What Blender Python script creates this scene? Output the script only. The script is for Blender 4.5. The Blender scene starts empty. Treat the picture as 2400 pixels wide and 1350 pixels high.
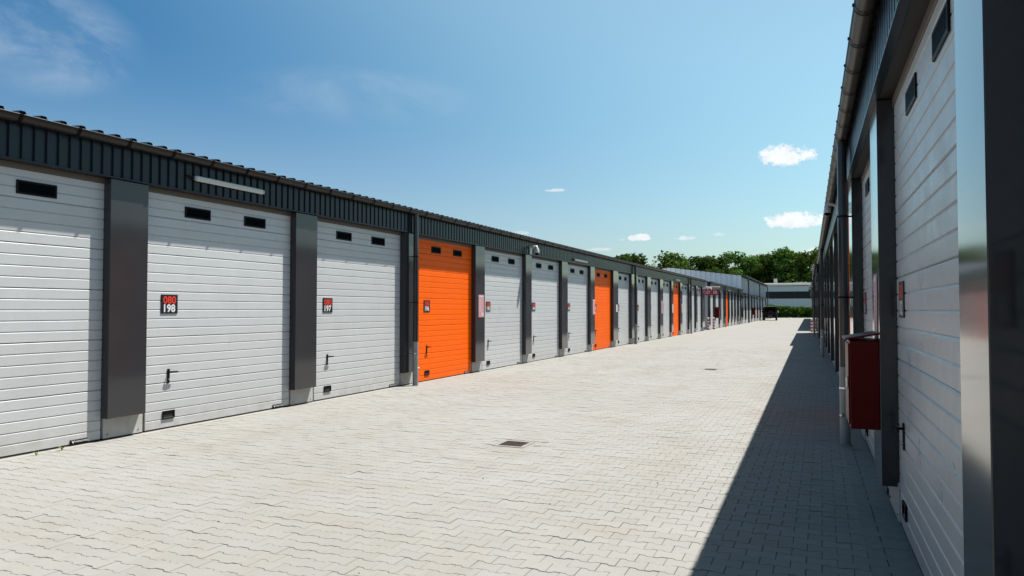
import bpy, math, random
from mathutils import Vector, Matrix
random.seed(7)
R = math.radians
S = bpy.context.scene
C = S.collection

# ------------------------------------------------------------------ camera, sky, sun, exposure
YAW, PITCH, CAMH, FPX = R(23.145), R(1.651), 1.75, 1700.0
cam = bpy.data.cameras.new('camera'); cam.sensor_width = 36.0; cam.lens = 36.0*FPX/2400.0
cam.clip_start = 0.05; cam.clip_end = 3000
cam_o = bpy.data.objects.new('camera', cam); C.objects.link(cam_o)
cam_o.location = (0, 0, CAMH); cam_o.rotation_euler = (R(90)+PITCH, 0, YAW)
S.camera = cam_o
SUN = Vector((1.0, 1.5, 3.8)).normalized()
SUN_EL = math.asin(SUN.z); SUN_AZ = math.atan2(SUN.x, SUN.y)
SKY_STRENGTH, SUN_STRENGTH, EXPOSURE = 0.053, 5.0, 1.12

world = bpy.data.worlds.new('World'); S.world = world; world.use_nodes = True
def px_dir(px, py):
    """direction of a photograph pixel, used to lay the real clouds into the sky"""
    fw = Vector((-math.sin(YAW)*math.cos(PITCH), math.cos(YAW)*math.cos(PITCH), math.sin(PITCH)))
    rt = Vector((math.cos(YAW), math.sin(YAW), 0)); up = rt.cross(fw)
    return (fw + rt*((px-1200)/FPX) - up*((py-675)/FPX)).normalized()

class NT:
    def __init__(s, tree): s.t = tree; s.n = tree.nodes; s.l = tree.links
    def put(s, sock, v):
        if v is None: return
        if hasattr(v, 'is_output') or isinstance(v, bpy.types.NodeSocket): s.l.new(v, sock)
        else:
            try: sock.default_value = v
            except Exception: sock.default_value = (v[0], v[1], v[2], 1.0)
    def math(s, op, a, b=None, c=None, clamp=False):
        n = s.n.new('ShaderNodeMath'); n.operation = op; n.use_clamp = clamp
        for i, v in enumerate((a, b, c)): s.put(n.inputs[i], v)
        return n.outputs[0]
    def vmath(s, op, a, b=None):
        n = s.n.new('ShaderNodeVectorMath'); n.operation = op
        s.put(n.inputs[0], a)
        if b is not None: s.put(n.inputs[1], b)
        return n.outputs['Value'] if op in ('DOT_PRODUCT', 'LENGTH') else n.outputs[0]
    def noise(s, vec, scale, detail=3, rough=.5, dist=0):
        n = s.n.new('ShaderNodeTexNoise'); s.put(n.inputs['Vector'], vec)
        n.inputs['Scale'].default_value = scale; n.inputs['Detail'].default_value = detail
        n.inputs['Roughness'].default_value = rough; n.inputs['Distortion'].default_value = dist
        return n.outputs['Fac']
    def rng(s, v, a, b, c=0., d=1., smooth=False):
        n = s.n.new('ShaderNodeMapRange'); n.interpolation_type = 'SMOOTHSTEP' if smooth else 'LINEAR'
        s.put(n.inputs[0], v)
        for i, k in enumerate((a, b, c, d)): s.put(n.inputs[1+i], k)
        return n.outputs[0]
    def mix(s, f, a, b, mode='MIX'):
        n = s.n.new('ShaderNodeMix'); n.data_type = 'RGBA'; n.blend_type = mode
        s.put(n.inputs['Factor'], f); s.put(n.inputs['A'], a); s.put(n.inputs['B'], b)
        return n.outputs['Result']
    def mapping(s, vec, scale=(1, 1, 1), rot=(0, 0, 0)):
        n = s.n.new('ShaderNodeMapping'); s.put(n.inputs['Vector'], vec)
        n.inputs['Scale'].default_value = scale; n.inputs['Rotation'].default_value = rot
        return n.outputs[0]

def build_sky():
    nt = world.node_tree
    w = NT(nt); nt.nodes.clear()
    out = nt.nodes.new('ShaderNodeOutputWorld'); bg = nt.nodes.new('ShaderNodeBackground')
    sky = nt.nodes.new('ShaderNodeTexSky'); sky.sky_type = 'NISHITA'; sky.sun_disc = False
    sky.sun_elevation = SUN_EL; sky.sun_rotation = SUN_AZ
    sky.altitude = 0; sky.air_density = 1.0; sky.dust_density = 1.2; sky.ozone_density = 2.0
    tc = nt.nodes.new('ShaderNodeTexCoord'); d = tc.outputs['Generated']
    # deep blue away from the sun, paler towards it and towards the horizon
    ca = w.vmath('DOT_PRODUCT', d, tuple(SUN))
    sep = nt.nodes.new('ShaderNodeSeparateXYZ'); nt.links.new(d, sep.inputs[0])
    near_sun = w.rng(ca, .28, .64, 0, 1, True)
    near_hor = w.rng(sep.outputs[2], .40, .05, 0, 1, True)
    tint = w.mix(near_hor, (.23, .68, .89, 1), (.98, 1.08, 1.06, 1))
    tint = w.mix(near_sun, tint, (1.22, 1.50, 1.28, 1))
    tint = w.mix(w.rng(ca, .68, .90, 0, 1, True), tint, (.72, .80, .74, 1))
    sky_c = w.mix(1.0, sky.outputs[0], tint, 'MULTIPLY')
    n1 = w.noise(d, 62, 5, .62); n2 = w.noise(d, 190, 5, .65)
    nn = w.math('ADD', w.math('MULTIPLY', w.math('SUBTRACT', n1, .5), 3.4), w.math('MULTIPLY', w.math('SUBTRACT', n2, .5), 2.2))
    total = None
    clouds = [(1846, 366, 60, 25, 1.0), (1866, 518, 70, 19, 1.0), (1497, 558, 24, 9, .9), (1303, 446, 22, 5, .6),
              (1606, 559, 22, 6, .6), (1684, 550, 14, 4, .3), (1405, 585, 32, 4, .4), (1216, 547, 22, 6, .3), (1458, 562, 8, 3, .3),
              (1900, 588, 22, 8, .6)]
    for (px, py, rx, ry, op) in clouds:
        c = px_dir(px, py); u = Vector((-c.y, c.x, 0)).normalized()*-1; v = u.cross(c)
        k = 1/FPX
        a = w.math('DIVIDE', w.vmath('DOT_PRODUCT', d, tuple(u)), rx*k)
        b0 = w.math('SUBTRACT', w.vmath('DOT_PRODUCT', d, tuple(v)), 0.0)
        b = w.math('DIVIDE', b0, ry*k)
        # flat base: below the middle the cloud ends sooner
        bb = w.math('MULTIPLY', b, w.math('ADD', 1.0, w.math('MULTIPLY', w.math('LESS_THAN', b, 0.0), .35)))
        r2 = w.math('ADD', w.math('POWER', w.math('ABSOLUTE', a), 2.0), w.math('POWER', w.math('ABSOLUTE', bb), 2.0))
        front = w.math('GREATER_THAN', w.vmath('DOT_PRODUCT', d, tuple(c)), 0.5)
        m = w.rng(w.math('ADD', r2, nn), .35, 1.25, op, 0.0, True)
        m = w.math('MULTIPLY', m, front)
        total = m if total is None else w.math('MAXIMUM', total, m)
    # thin cirrus veils
    ci = w.noise(w.mapping(d, (2.2, 2.2, 5.0)), 3.1, 7, .62, .6)
    for (px, py, rx, ry, op) in [(95, 90, 150, 95, .22), (830, 225, 240, 60, .08)]:
        c = px_dir(px, py); u = Vector((-c.y, c.x, 0)).normalized()*-1; v = u.cross(c)
        a = w.math('DIVIDE', w.vmath('DOT_PRODUCT', d, tuple(u)), rx/FPX)
        b = w.math('DIVIDE', w.vmath('DOT_PRODUCT', d, tuple(v)), ry/FPX)
        r2 = w.math('ADD', w.math('POWER', w.math('ABSOLUTE', a), 2.0), w.math('POWER', w.math('ABSOLUTE', b), 2.0))
        front = w.math('GREATER_THAN', w.vmath('DOT_PRODUCT', d, tuple(c)), 0.5)
        m = w.math('MULTIPLY', w.rng(r2, .0, 1.6, op, 0, True), front)
        m = w.math('MULTIPLY', m, w.rng(ci, .38, .68, .12, 1.5))
        total = w.math('MAXIMUM', total, m)
    shade = w.rng(w.noise(d, 60, 3), .35, .65, .86, 1.0)
    ccol = w.mix(1.0, (8.7, 9.1, 9.4, 1), (1, 1, 1, 1), 'MULTIPLY')
    cc = w.n.new('ShaderNodeVectorMath'); cc.operation = 'SCALE'
    w.put(cc.inputs[0], ccol); w.put(cc.inputs['Scale'], shade)
    col = w.mix(total, sky_c, cc.outputs[0])
    w.put(bg.inputs['Color'], col); bg.inputs['Strength'].default_value = SKY_STRENGTH
    nt.links.new(bg.outputs[0], out.inputs[0])
build_sky()

sun = bpy.data.lights.new('sun', 'SUN'); sun.energy = SUN_STRENGTH; sun.angle = R(0.53); sun.color = (1.0, .955, .89)
sun_o = bpy.data.objects.new('sun', sun); C.objects.link(sun_o)
sun_o.rotation_euler = SUN.to_track_quat('Z', 'Y').to_euler(); sun_o.location = (30, 40, 80)
S.view_settings.view_transform = 'Standard'; S.view_settings.look = 'None'
S.view_settings.exposure = EXPOSURE; S.view_settings.gamma = 1.0; S.view_settings.use_curve_mapping = False
S.cycles.max_bounces = 6; S.cycles.diffuse_bounces = 3; S.cycles.glossy_bounces = 4
S.cycles.use_denoising = True

# ------------------------------------------------------------------ materials
MATS = {}
def mat(name, col, rough=.5, metal=0., spec=.5, var=0., vscale=6., bump=0., bscale=60., stretch=(1, 1, 1), rvar=0., coat=0., dirt=None, ior=1.5):
    if name in MATS: return MATS[name]
    m = bpy.data.materials.new(name); m.use_nodes = True; MATS[name] = m
    w = NT(m.node_tree); b = m.node_tree.nodes['Principled BSDF']
    b.inputs['Roughness'].default_value = rough; b.inputs['Metallic'].default_value = metal
    b.inputs['Specular IOR Level'].default_value = spec; b.inputs['IOR'].default_value = ior; b.inputs['Coat IOR'].default_value = min(ior, 1.4)
    if coat: b.inputs['Coat Weight'].default_value = coat; b.inputs['Coat Roughness'].default_value = .11 if rough < .3 else .22
    geo = w.n.new('ShaderNodeNewGeometry').outputs['Position']
    c4 = (*col, 1)
    base = c4
    if var:
        f = w.noise(geo, vscale, 5, .6)
        lo = tuple(x*(1-var) for x in col)+(1,); hi = tuple(min(1, x*(1+var)) for x in col)+(1,)
        base = w.mix(w.rng(f, .3, .7), lo, hi)
    if dirt:
        f = w.noise(w.mapping(geo, (1, 1, .15)), 9, 6, .65)
        base = w.mix(w.rng(f, .55, .8, 0, dirt[1]), base, (*dirt[0], 1))
    if var or dirt: w.put(b.inputs['Base Color'], base)
    else: b.inputs['Base Color'].default_value = c4
    if name.startswith('door_'):
        sep = w.n.new('ShaderNodeSeparateXYZ'); m.node_tree.links.new(geo, sep.inputs[0])
        low = w.rng(sep.outputs[2], .02, .42, 1, 0, True)
        g = w.math('MULTIPLY', low, w.rng(w.noise(geo, 5, 6, .7), .35, .75, 0, .55))
        cur = b.inputs['Base Color'].links[0].from_socket
        cur = w.mix(g, cur, (.27, .235, .19, 1) if name == 'door_white' else (.42, .10, .02, 1))
        run = w.noise(w.mapping(geo, (1, 2.2, .10)), 7, 5, .7)
        cur = w.mix(w.rng(run, .58, .78, 0, .08), cur, (.25, .23, .2, 1) if name == 'door_white' else (.4, .07, .01, 1))
        oi = w.n.new('ShaderNodeObjectInfo')
        v = w.rng(oi.outputs['Random'], 0, 1, .955, 1.035)
        cmb = w.n.new('ShaderNodeCombineXYZ')
        for i in range(3): w.put(cmb.inputs[i], v)
        w.put(b.inputs['Base Color'], w.mix(1.0, cur, cmb.outputs[0], 'MULTIPLY'))
    if rvar:
        w.put(b.inputs['Roughness'], w.rng(w.noise(geo, 4.5, 6, .65), .3, .7, rough-rvar, rough+rvar))
    if bump:
        bn = w.n.new('ShaderNodeBump'); bn.inputs['Strength'].default_value = bump; bn.inputs['Distance'].default_value = .01
        w.put(bn.inputs['Height'], w.noise(w.mapping(geo, stretch), bscale, 4, .6))
        m.node_tree.links.new(bn.outputs[0], b.inputs['Normal'])
    return m

mat('door_white', (.455, .465, .47), .35, var=.035, vscale=3, bump=.06, bscale=14, stretch=(1, 1, 9), rvar=.10, spec=.38)
mat('door_orange', (.80, .112, .0005), .5, spec=.12, var=.03, vscale=3, bump=.10, bscale=14, stretch=(1, 1, 9), rvar=.08)
mat('joint_dark', (.05, .05, .05), .8)
mat('rubber', (.015, .015, .016), .75)
mat('anthracite', (.032, .031, .034), .10, spec=.5, var=.06, vscale=2.0, coat=1.0, ior=1.3)
mat('fascia_slate', (.014, .021, .030), .28, spec=.5, ior=1.3, var=.08, vscale=2)
mat('gutter_metal', (.024, .020, .017), .42, metal=.2, spec=.35, var=.15, vscale=5)
mat('black_metal', (.004, .004, .004), .6, spec=.1)
mat('soffit', (.017, .014, .013), .55, var=.1)
mat('lintel', (.10, .085, .07), .5)
mat('plinth', (.38, .375, .355), .75, var=.10, vscale=7, bump=.2, dirt=((.24, .22, .19), .35))
mat('galvanised', (.25, .255, .25), .45, metal=.3, var=.12, vscale=9)
mat('chrome', (.7, .7, .7), .2, metal=1)
mat('pane', (.003, .004, .005), .35, spec=.2, ior=1.05)
mat('plastic_black', (.005, .005, .006), .45, spec=.12)
mat('sign_dark', (.010, .010, .015), .45, spec=.3)
mat('sign_red', (.62, .035, .012), .45)
mat('sign_white', (.6, .6, .6), .45)
mat('lamp_white', (.50, .50, .47), .35)
mat('roof_metal', (.06, .058, .055), .45, metal=.2, var=.12, vscale=4)
mat('wall_grey', (.33, .35, .37), .6, var=.05)
mat('poster_pink', (.50, .24, .25), .5)
mat('poster_red', (.55, .03, .04), .5)
mat('poster_white', (.52, .51, .52), .5)
mat('cabinet_red', (.085, .003, .003), .36, spec=.5, ior=1.2, var=.08)
mat('signal_red', (.34, .004, .014), .4)
mat('signal_white', (.6, .6, .59), .5)
mat('iron', (.028, .017, .012), .8, spec=.2, var=.35, vscale=40)
mat('pit_shade', (.01, .008, .007), .9)  # near-black that paints in the shade inside vents and drains
mat('concrete_light', (.22, .216, .20), .85, var=.08, vscale=14, bump=.2)
mat('concrete_strip', (.17, .17, .155), .85, var=.15, vscale=10, bump=.3)
mat('clad_light', (.93, .94, .95), .45, metal=.7, var=.04)
mat('clad_grey', (.28, .30, .34), .5, var=.05)
mat('end_blue', (.32, .43, .47), .5, var=.06)
mat('roof_white', (.62, .63, .62), .5)
mat('dark_glass', (.008, .013, .017), .35, spec=.2)
mat('steel_grey', (.3, .3, .3), .4, metal=.6)
mat('car_paint', (.006, .004, .002), .35, spec=.3, coat=.2, ior=1.3)
mat('tyre', (.012, .012, .012), .8)
mat('tail_red', (.08, .01, .01), .25)
mat('plate', (.2, .19, .14), .5)
mat('bark', (.09, .065, .045), .9, var=.3, vscale=10)
mat('weed_green', (.12, .17, .035), .6)
mat('pebble', (.06, .055, .05), .9)

def stone_mat(name, sheet=False):
    m = bpy.data.materials.new(name); m.use_nodes = True; MATS[name] = m
    w = NT(m.node_tree); b = m.node_tree.nodes['Principled BSDF']
    geo = w.n.new('ShaderNodeNewGeometry').outputs['Position']
    big = w.noise(geo, .33, 5, .6); mid = w.noise(geo, 2.3, 5, .65); fine = w.noise(geo, 55, 4, .7)
    c = w.mix(w.rng(big, .35, .65), (.186, .184, .168, 1), (.210, .210, .199, 1))
    c = w.mix(w.rng(mid, .50, .76, 0, .55), c, (.172, .163, .140, 1))
    c = w.mix(w.rng(fine, .25, .75, 0, .35), c, (.228, .227, .216, 1))
    lane = w.noise(w.mapping(geo, (1.1, .16, 1)), 1.3, 5, .6)
    c = w.mix(w.rng(lane, .50, .72, 0, .42), c, (.172, .158, .132, 1))
    smear = w.noise(w.mapping(geo, (.35, 1.5, 1)), 1.1, 6, .65)
    c = w.mix(w.rng(smear, .52, .72, 0, .5), c, (.178, .158, .128, 1))
    oil = w.noise(geo, .9, 3, .55)
    c = w.mix(w.rng(oil, .70, .76, 0, .30), c, (.11, .105, .095, 1))
    speck = w.noise(geo, 24, 2, .5)
    c = w.mix(w.rng(speck, .69, .74, 0, .45), c, (.085, .075, .06, 1))
    if not sheet:
        at = w.n.new('ShaderNodeAttribute'); at.attribute_name = 'tone'
        c = w.mix(1.0, c, at.outputs['Color'], 'MULTIPLY')
    else:
        # far paving: rows and joints only as fine colour relief
        rows = w.noise(w.mapping(geo, (.7, 7.0, 1)), 1.0, 3, .6)
        c = w.mix(w.rng(rows, .45, .75, 0, .28), c, (.165, .161, .144, 1))
        c = w.mix(1.0, c, (.935, .935, .935, 1), 'MULTIPLY')
    w.put(b.inputs['Base Color'], c)
    b.inputs['Roughness'].default_value = .82; b.inputs['Specular IOR Level'].default_value = .3
    bn = w.n.new('ShaderNodeBump'); bn.inputs['Strength'].default_value = .25; bn.inputs['Distance'].default_value = .004
    w.put(bn.inputs['Height'], w.noise(geo, 160, 4, .7)); m.node_tree.links.new(bn.outputs[0], b.inputs['Normal'])
stone_mat('paving'); stone_mat('paving_sheet', True)
mat('joint_sand', (.135, .127, .108), .95, var=.4, vscale=3)
mat('ground_gravel', (.30, .285, .24), .95, var=.15, vscale=1.5)

def leaf_mat(name, a, b_, rough=.55):
    m = bpy.data.materials.new(name); m.use_nodes = True; MATS[name] = m
    w = NT(m.node_tree); b = m.node_tree.nodes['Principled BSDF']
    at = w.n.new('ShaderNodeAttribute'); at.attribute_name = 'tone'
    w.put(b.inputs['Base Color'], w.mix(w.vmath('LENGTH', at.outputs['Color']), (*a, 1), (*b_, 1)))
    b.inputs['Roughness'].default_value = .8; b.inputs['Specular IOR Level'].default_value = .04
    tr = w.n.new('ShaderNodeBsdfTranslucent'); mx = w.n.new('ShaderNodeMixShader'); mx.inputs[0].default_value = .22
    tr.inputs[0].default_value = (b_[0]*1.6, b_[1]*1.8, b_[2], 1)
    out = m.node_tree.nodes['Material Output']
    m.node_tree.links.new(b.outputs[0], mx.inputs[1]); m.node_tree.links.new(tr.outputs[0], mx.inputs[2])
    m.node_tree.links.new(mx.outputs[0], out.inputs[0])
leaf_mat('leaves_dark', (.010, .024, .005), (.038, .070, .012))
leaf_mat('leaves_mid', (.015, .034, .006), (.052, .090, .015))
leaf_mat('leaves_fresh', (.018, .048, .012), (.062, .125, .022))
leaf_mat('leaves_hedge', (.014, .040, .005), (.065, .125, .015))

# ------------------------------------------------------------------ mesh helpers
class MB:
    """collects polygons with material names; build() links them as one mesh object"""
    def __init__(s): s.v = []; s.f = []; s.m = []; s.names = []; s.tone = None; s.smooth = set()
    def mi(s, m):
        if m not in s.names: s.names.append(m)
        return s.names.index(m)
    def poly(s, pts, m, smooth=False):
        b = len(s.v); s.v += [tuple(p) for p in pts]; s.f.append(tuple(range(b, b+len(pts)))); s.m.append(s.mi(m))
        if smooth: s.smooth.add(len(s.f)-1)
    def faces(s, verts, faces, m, smooth=False):
        b = len(s.v); s.v += [tuple(p) for p in verts]; k = s.mi(m)
        for f in faces:
            s.f.append(tuple(b+i for i in f)); s.m.append(k)
            if smooth: s.smooth.add(len(s.f)-1)
    def box(s, x0, x1, y0, y1, z0, z1, m, ch=0.):
        if ch <= 0:
            v = [(x, y, z) for z in (z0, z1) for y in (y0, y1) for x in (x0, x1)]
            s.faces(v, [(0, 2, 3, 1), (4, 5, 7, 6), (0, 1, 5, 4), (2, 6, 7, 3), (0, 4, 6, 2), (1, 3, 7, 5)], m); return
        c = ch; v = []; 
        # chamfered box: three rectangles per corner
        idx = {}
        for ix, X in enumerate((x0, x1)):
            for iy, Y in enumerate((y0, y1)):
                for iz, Z in enumerate((z0, z1)):
                    sx, sy, sz = (c if ix == 0 else -c), (c if iy == 0 else -c), (c if iz == 0 else -c)
                    for k, p in enumerate(((X, Y+sy, Z+sz), (X+sx, Y, Z+sz), (X+sx, Y+sy, Z))):
                        idx[ix, iy, iz, k] = len(v); v.append(p)
        F = []
        def q(*a): F.append(tuple(idx[i] for i in a))
        for ix in (0, 1):
            L = [(ix, 0, 0, 0), (ix, 1, 0, 0), (ix, 1, 1, 0), (ix, 0, 1, 0)]; q(*(L if ix else L[::-1]))
        for iy in (0, 1):
            L = [(0, iy, 0, 1), (0, iy, 1, 1), (1, iy, 1, 1), (1, iy, 0, 1)]; q(*(L if iy else L[::-1]))
        for iz in (0, 1):
            L = [(0, 0, iz, 2), (1, 0, iz, 2), (1, 1, iz, 2), (0, 1, iz, 2)]; q(*(L if iz else L[::-1]))
        for a in (0, 1):
            for b in (0, 1):
                q((a, b, 0, 0), (a, b, 1, 0), (a, b, 1, 1), (a, b, 0, 1))
                q((a, 0, b, 0), (a, 1, b, 0), (a, 1, b, 2), (a, 0, b, 2))
                q((0, a, b, 1), (1, a, b, 1), (1, a, b, 2), (0, a, b, 2))
        for a in (0, 1):
            for b in (0, 1):
                for d in (0, 1): q((a, b, d, 0), (a, b, d, 1), (a, b, d, 2))
        s.faces(v, F, m)
    def tube(s, pts, rad, m, n=12, caps=True):
        pts = [Vector(p) for p in pts]; rs = rad if isinstance(rad, (list, tuple)) else [rad]*len(pts)
        rings = []; prev = None
        for i, p in enumerate(pts):
            d = (pts[min(i+1, len(pts)-1)] - pts[max(i-1, 0)]).normalized()
            a = prev if prev is not None else (Vector((1, 0, 0)) if abs(d.x) < .8 else Vector((0, 1, 0)))
            a = (a - d*a.dot(d)).normalized(); prev = a; b = d.cross(a)
            rings.append([p + (a*math.cos(2*math.pi*k/n) + b*math.sin(2*math.pi*k/n))*rs[i] for k in range(n)])
        v = [q for r in rings for q in r]; F = []
        for i in range(len(rings)-1):
            for k in range(n): F.append((i*n+k, i*n+(k+1) % n, (i+1)*n+(k+1) % n, (i+1)*n+k))
        s.faces(v, F, m, True)
        if caps: s.poly(rings[0][::-1], m); s.poly(rings[-1], m)
    def ball(s, c, r, m, nu=14, nv=9, sz=1., zmin=-1.):
        v = []; F = []
        for j in range(nv+1):
            t = -math.pi/2 + math.pi*j/nv
            for i in range(nu):
                p = 2*math.pi*i/nu
                v.append((c[0]+r*math.cos(t)*math.cos(p), c[1]+r*math.cos(t)*math.sin(p), c[2]+r*sz*max(zmin, math.sin(t))))
        for j in range(nv):
            for i in range(nu): F.append((j*nu+i, j*nu+(i+1) % nu, (j+1)*nu+(i+1) % nu, (j+1)*nu+i))
        s.faces(v, F, m, True)
    def xsec(s, prof, x0, x1, m, axis='x', closed=False, caps=False):
        """extrude an open profile [(y,z)..] along x (or [(x,z)] along y)"""
        P = (lambda a, q: (a, q[0], q[1])) if axis == 'x' else (lambda a, q: (q[0], a, q[1]))
        n = len(prof); v = [P(x0, q) for q in prof] + [P(x1, q) for q in prof]
        F = [(i, i+1, n+i+1, n+i) for i in range(n-1)]
        if closed: F.append((n-1, 0, n, 2*n-1))
        s.faces(v, F, m)
        if caps: s.poly([P(x0, q) for q in prof][::-1], m); s.poly([P(x1, q) for q in prof], m)
    def mesh(s, name, recalc=True):
        me = bpy.data.meshes.new(name); me.from_pydata(s.v, [], s.f)
        for nm in s.names: me.materials.append(MATS[nm])
        me.polygons.foreach_set('material_index', s.m)
        if s.smooth:
            for i in s.smooth: me.polygons[i].use_smooth = True
        if s.tone:
            a = me.color_attributes.new('tone', 'FLOAT_COLOR', 'POINT')
            a.data.foreach_set('color', [x for t in s.tone for x in t])
        if recalc:
            import bmesh
            bm = bmesh.new(); bm.from_mesh(me); bmesh.ops.recalc_face_normals(bm, faces=bm.faces); bm.to_mesh(me); bm.free()
        me.update(); return me
    def build(s, name, parent=None, recalc=True, **kw):
        return link(name, s.mesh(name, recalc), parent, **kw)

def link(name, me, parent=None, loc=None, label=None, kind=None, cat=None, group=None):
    o = bpy.data.objects.new(name, me); C.objects.link(o)
    if parent: o.parent = parent
    if loc: o.location = loc
    for k, v in (('label', label), ('kind', kind), ('category', cat), ('group', group)):
        if v: o[k] = v
    return o
def thing(name, label, cat, loc=(0, 0, 0), rz=0., group=None):
    o = link(name, None, None, loc, label, None, cat, group); o.rotation_euler = (0, 0, rz); return o
def copy_tree(o, parent=None):
    c = o.copy(); C.objects.link(c)
    if parent: c.parent = parent
    for ch in list(o.children): copy_tree(ch, c)
    return c

_txt = {}
def text_faces(txt, size, offset=.0):
    """letters as flat mesh data (x right, y up), centred"""
    key = (txt, size, offset)
    if key in _txt: return _txt[key]
    cu = bpy.data.curves.new('lettering', 'FONT'); cu.body = txt; cu.size = size; cu.offset = offset; cu.resolution_u = 3
    cu.align_x = 'CENTER'; cu.align_y = 'CENTER'; cu.fill_mode = 'FRONT'; cu.space_character = 1.02
    o = bpy.data.objects.new('lettering', cu); C.objects.link(o)
    dg = bpy.context.evaluated_depsgraph_get(); dg.update()
    me = o.evaluated_get(dg).to_mesh()
    xs = [v.co.x for v in me.vertices]; ys = [v.co.y for v in me.vertices]
    mx, my = (min(xs)+max(xs))/2, (min(ys)+max(ys))/2
    r = ([(v.co.x-mx, v.co.y-my, 0) for v in me.vertices], [tuple(p.vertices) for p in me.polygons])
    o.evaluated_get(dg).to_mesh_clear()
    bpy.data.objects.remove(o); bpy.data.curves.remove(cu)
    _txt[key] = r; return r
def put_text(mb, txt, size, cx, y, cz, m, offset=0., sx=1.):
    v, f = text_faces(txt, size, offset)
    mb.faces([(cx+p[0]*sx, y, cz+p[1]) for p in v], f, m)

# ------------------------------------------------------------------ the setting: ground
XL, XR = -8.72, .50
mb = MB(); mb.poly([(-900, -300, -.03), (900, -300, -.03), (900, 1500, -.03), (-900, 1500, -.03)], 'ground_gravel')
mb.build('ground', kind='structure')
SFAR = 34.0
pav = MB()
pav.poly([(XL-.2, 1.2, -.014), (XR+.3, 1.2, -.014), (XR+.3, SFAR, -.014), (XL-.2, SFAR, -.014)], 'joint_sand')
pav.poly([(XL-14, SFAR-.13, -.004), (14, SFAR-.13, -.004), (14, 152.5, -.001), (XL-14, 152.5, -.001)], 'paving_sheet')
pav.poly([(XL-.2, -8, -.001), (XR+.3, -8, -.001), (XR+.3, 1.2, -.001), (XL-.2, 1.2, -.001)], 'paving_sheet')
pavement = pav.build('pavement', kind='structure')

LW, WIDE, NARR = .2, .163, .121
PITCHR = (WIDE+NARR)/2
def bone(g=.0017, ch=.003):
    h = LW/2-g; a, b = .060, .040; w, n_ = WIDE/2-g, NARR/2-g
    top = [(-h, -w), (-a, -w), (-b, -n_), (b, -n_), (a, -w), (h, -w), (h, w), (a, w), (b, n_), (-b, n_), (-a, w), (-h, w)]
    k = len(top); up = []
    for x, y in top: up.append((x*(1-ch/h), y*(1-ch/w), 0.))
    mid = [(x, y, -ch) for x, y in top]; low = [(x, y, -.02) for x, y in top]
    F = [(0, 1, 10, 11), (1, 2, 9, 10), (2, 3, 8, 9), (3, 4, 7, 8), (4, 5, 6, 7)]
    F += [(i+k, (i+1) % k+k, (i+1) % k, i) for i in range(k)]
    F += [(i+2*k, (i+1) % k+2*k, (i+1) % k+k, i+k) for i in range(k)]
    return up+mid+low, F
BV, BF = bone()
grates = [(-3.70, 8.72), (-2.985, 21.6)]
def half_width(): return
stones = []
rows = int((SFAR-1.2)/PITCHR)
for r_ in range(rows):
    y = 1.25 + r_*PITCHR
    off = (r_ % 2)*LW/2
    n = int((XR-XL)/LW)+1
    for i in range(n+1):
        x = XL+.1-off+i*LW
        if x > XR - .02 - .0145*y: continue
        if any(abs(x-gx) < .30 and abs(y-gy) < .27 for gx, gy in grates): continue
        stones.append((x, y))
fwv = Vector((-math.sin(YAW), math.cos(YAW), 0)); rtv = Vector((math.cos(YAW), math.sin(YAW), 0))
def seen(x, y):
    p = Vector((x, y, 0)); d = p.dot(fwv)
    if d < 1: return None
    u = 1200+FPX*p.dot(rtv)/d; v = 724+FPX*CAMH/d
    return d if (-20 < u < 2420 and v < 1365) else None
scored = sorted((seen(x, y) or 999, i) for i, (x, y) in enumerate(stones))
near = {i for d, i in scored[:300] if d < 900}
rs = random.Random(3)
def tone():
    t = rs.gauss(1.0, .013); w = rs.gauss(0, .004)
    if rs.random() < .02: t *= .93
    return (t*(1+w), t, t*(1-w), 1)
variants = []
for k in range(10):
    m_ = MB(); m_.faces(BV, BF, 'paving'); m_.tone = [tone()]*len(BV)
    variants.append(m_.mesh('paving_stone', False))
big = MB(); big.tone = []
for i, (x, y) in enumerate(stones):
    dz = rs.gauss(0, .0012); tx, ty, rz = rs.gauss(0, .004), rs.gauss(0, .004), rs.gauss(0, .006)
    if i in near:
        o = link('paving_stone', variants[rs.randrange(10)], pavement, (x, y, dz)); o.rotation_euler = (tx, ty, rz)
    else:
        c, s_ = math.cos(rz), math.sin(rz)
        big.faces([(x+p[0]*c-p[1]*s_, y+p[0]*s_+p[1]*c, p[2]+dz+p[0]*ty+p[1]*tx) for p in BV], BF, 'paving')
        big.tone += [tone()]*len(BV)
o = big.build('paving_stones', pavement, False); o['kind'] = 'stuff'

# concrete edge strips along the two rows
def strip(name, x0, x1, y0, y1, slope, m, z=.004, n=40, parent=None):
    s_ = MB(); L = (y1-y0)/n
    for i in range(n):
        a, b = y0+i*L+.004, y0+(i+1)*L-.004
        zz = z+random.uniform(-.002, .002)
        p = [(x0+slope*a, a), (x1+slope*a, a), (x1+slope*b, b), (x0+slope*b, b)]
        v = [(q[0], q[1], zz) for q in p]+[(q[0], q[1], -.02) for q in p]
        s_.faces(v, [(0, 1, 2, 3), (0, 4, 5, 1), (1, 5, 6, 2), (2, 6, 7, 3), (3, 7, 4, 0)], m)
    return s_.build(name, parent, kind='stuff')
strip('edging_stones', .365, .475, -4, 60, -.0145, 'concrete_strip', parent=pavement, n=64)
strip('edging_stones', .483, .70, -4, 60, -.0145, 'concrete_strip', z=.003, parent=pavement, n=32)
strip('edging_stones', XL-.35, XL+.02, 0, 60, 0, 'concrete_light', z=.003, n=60, parent=pavement)

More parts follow.
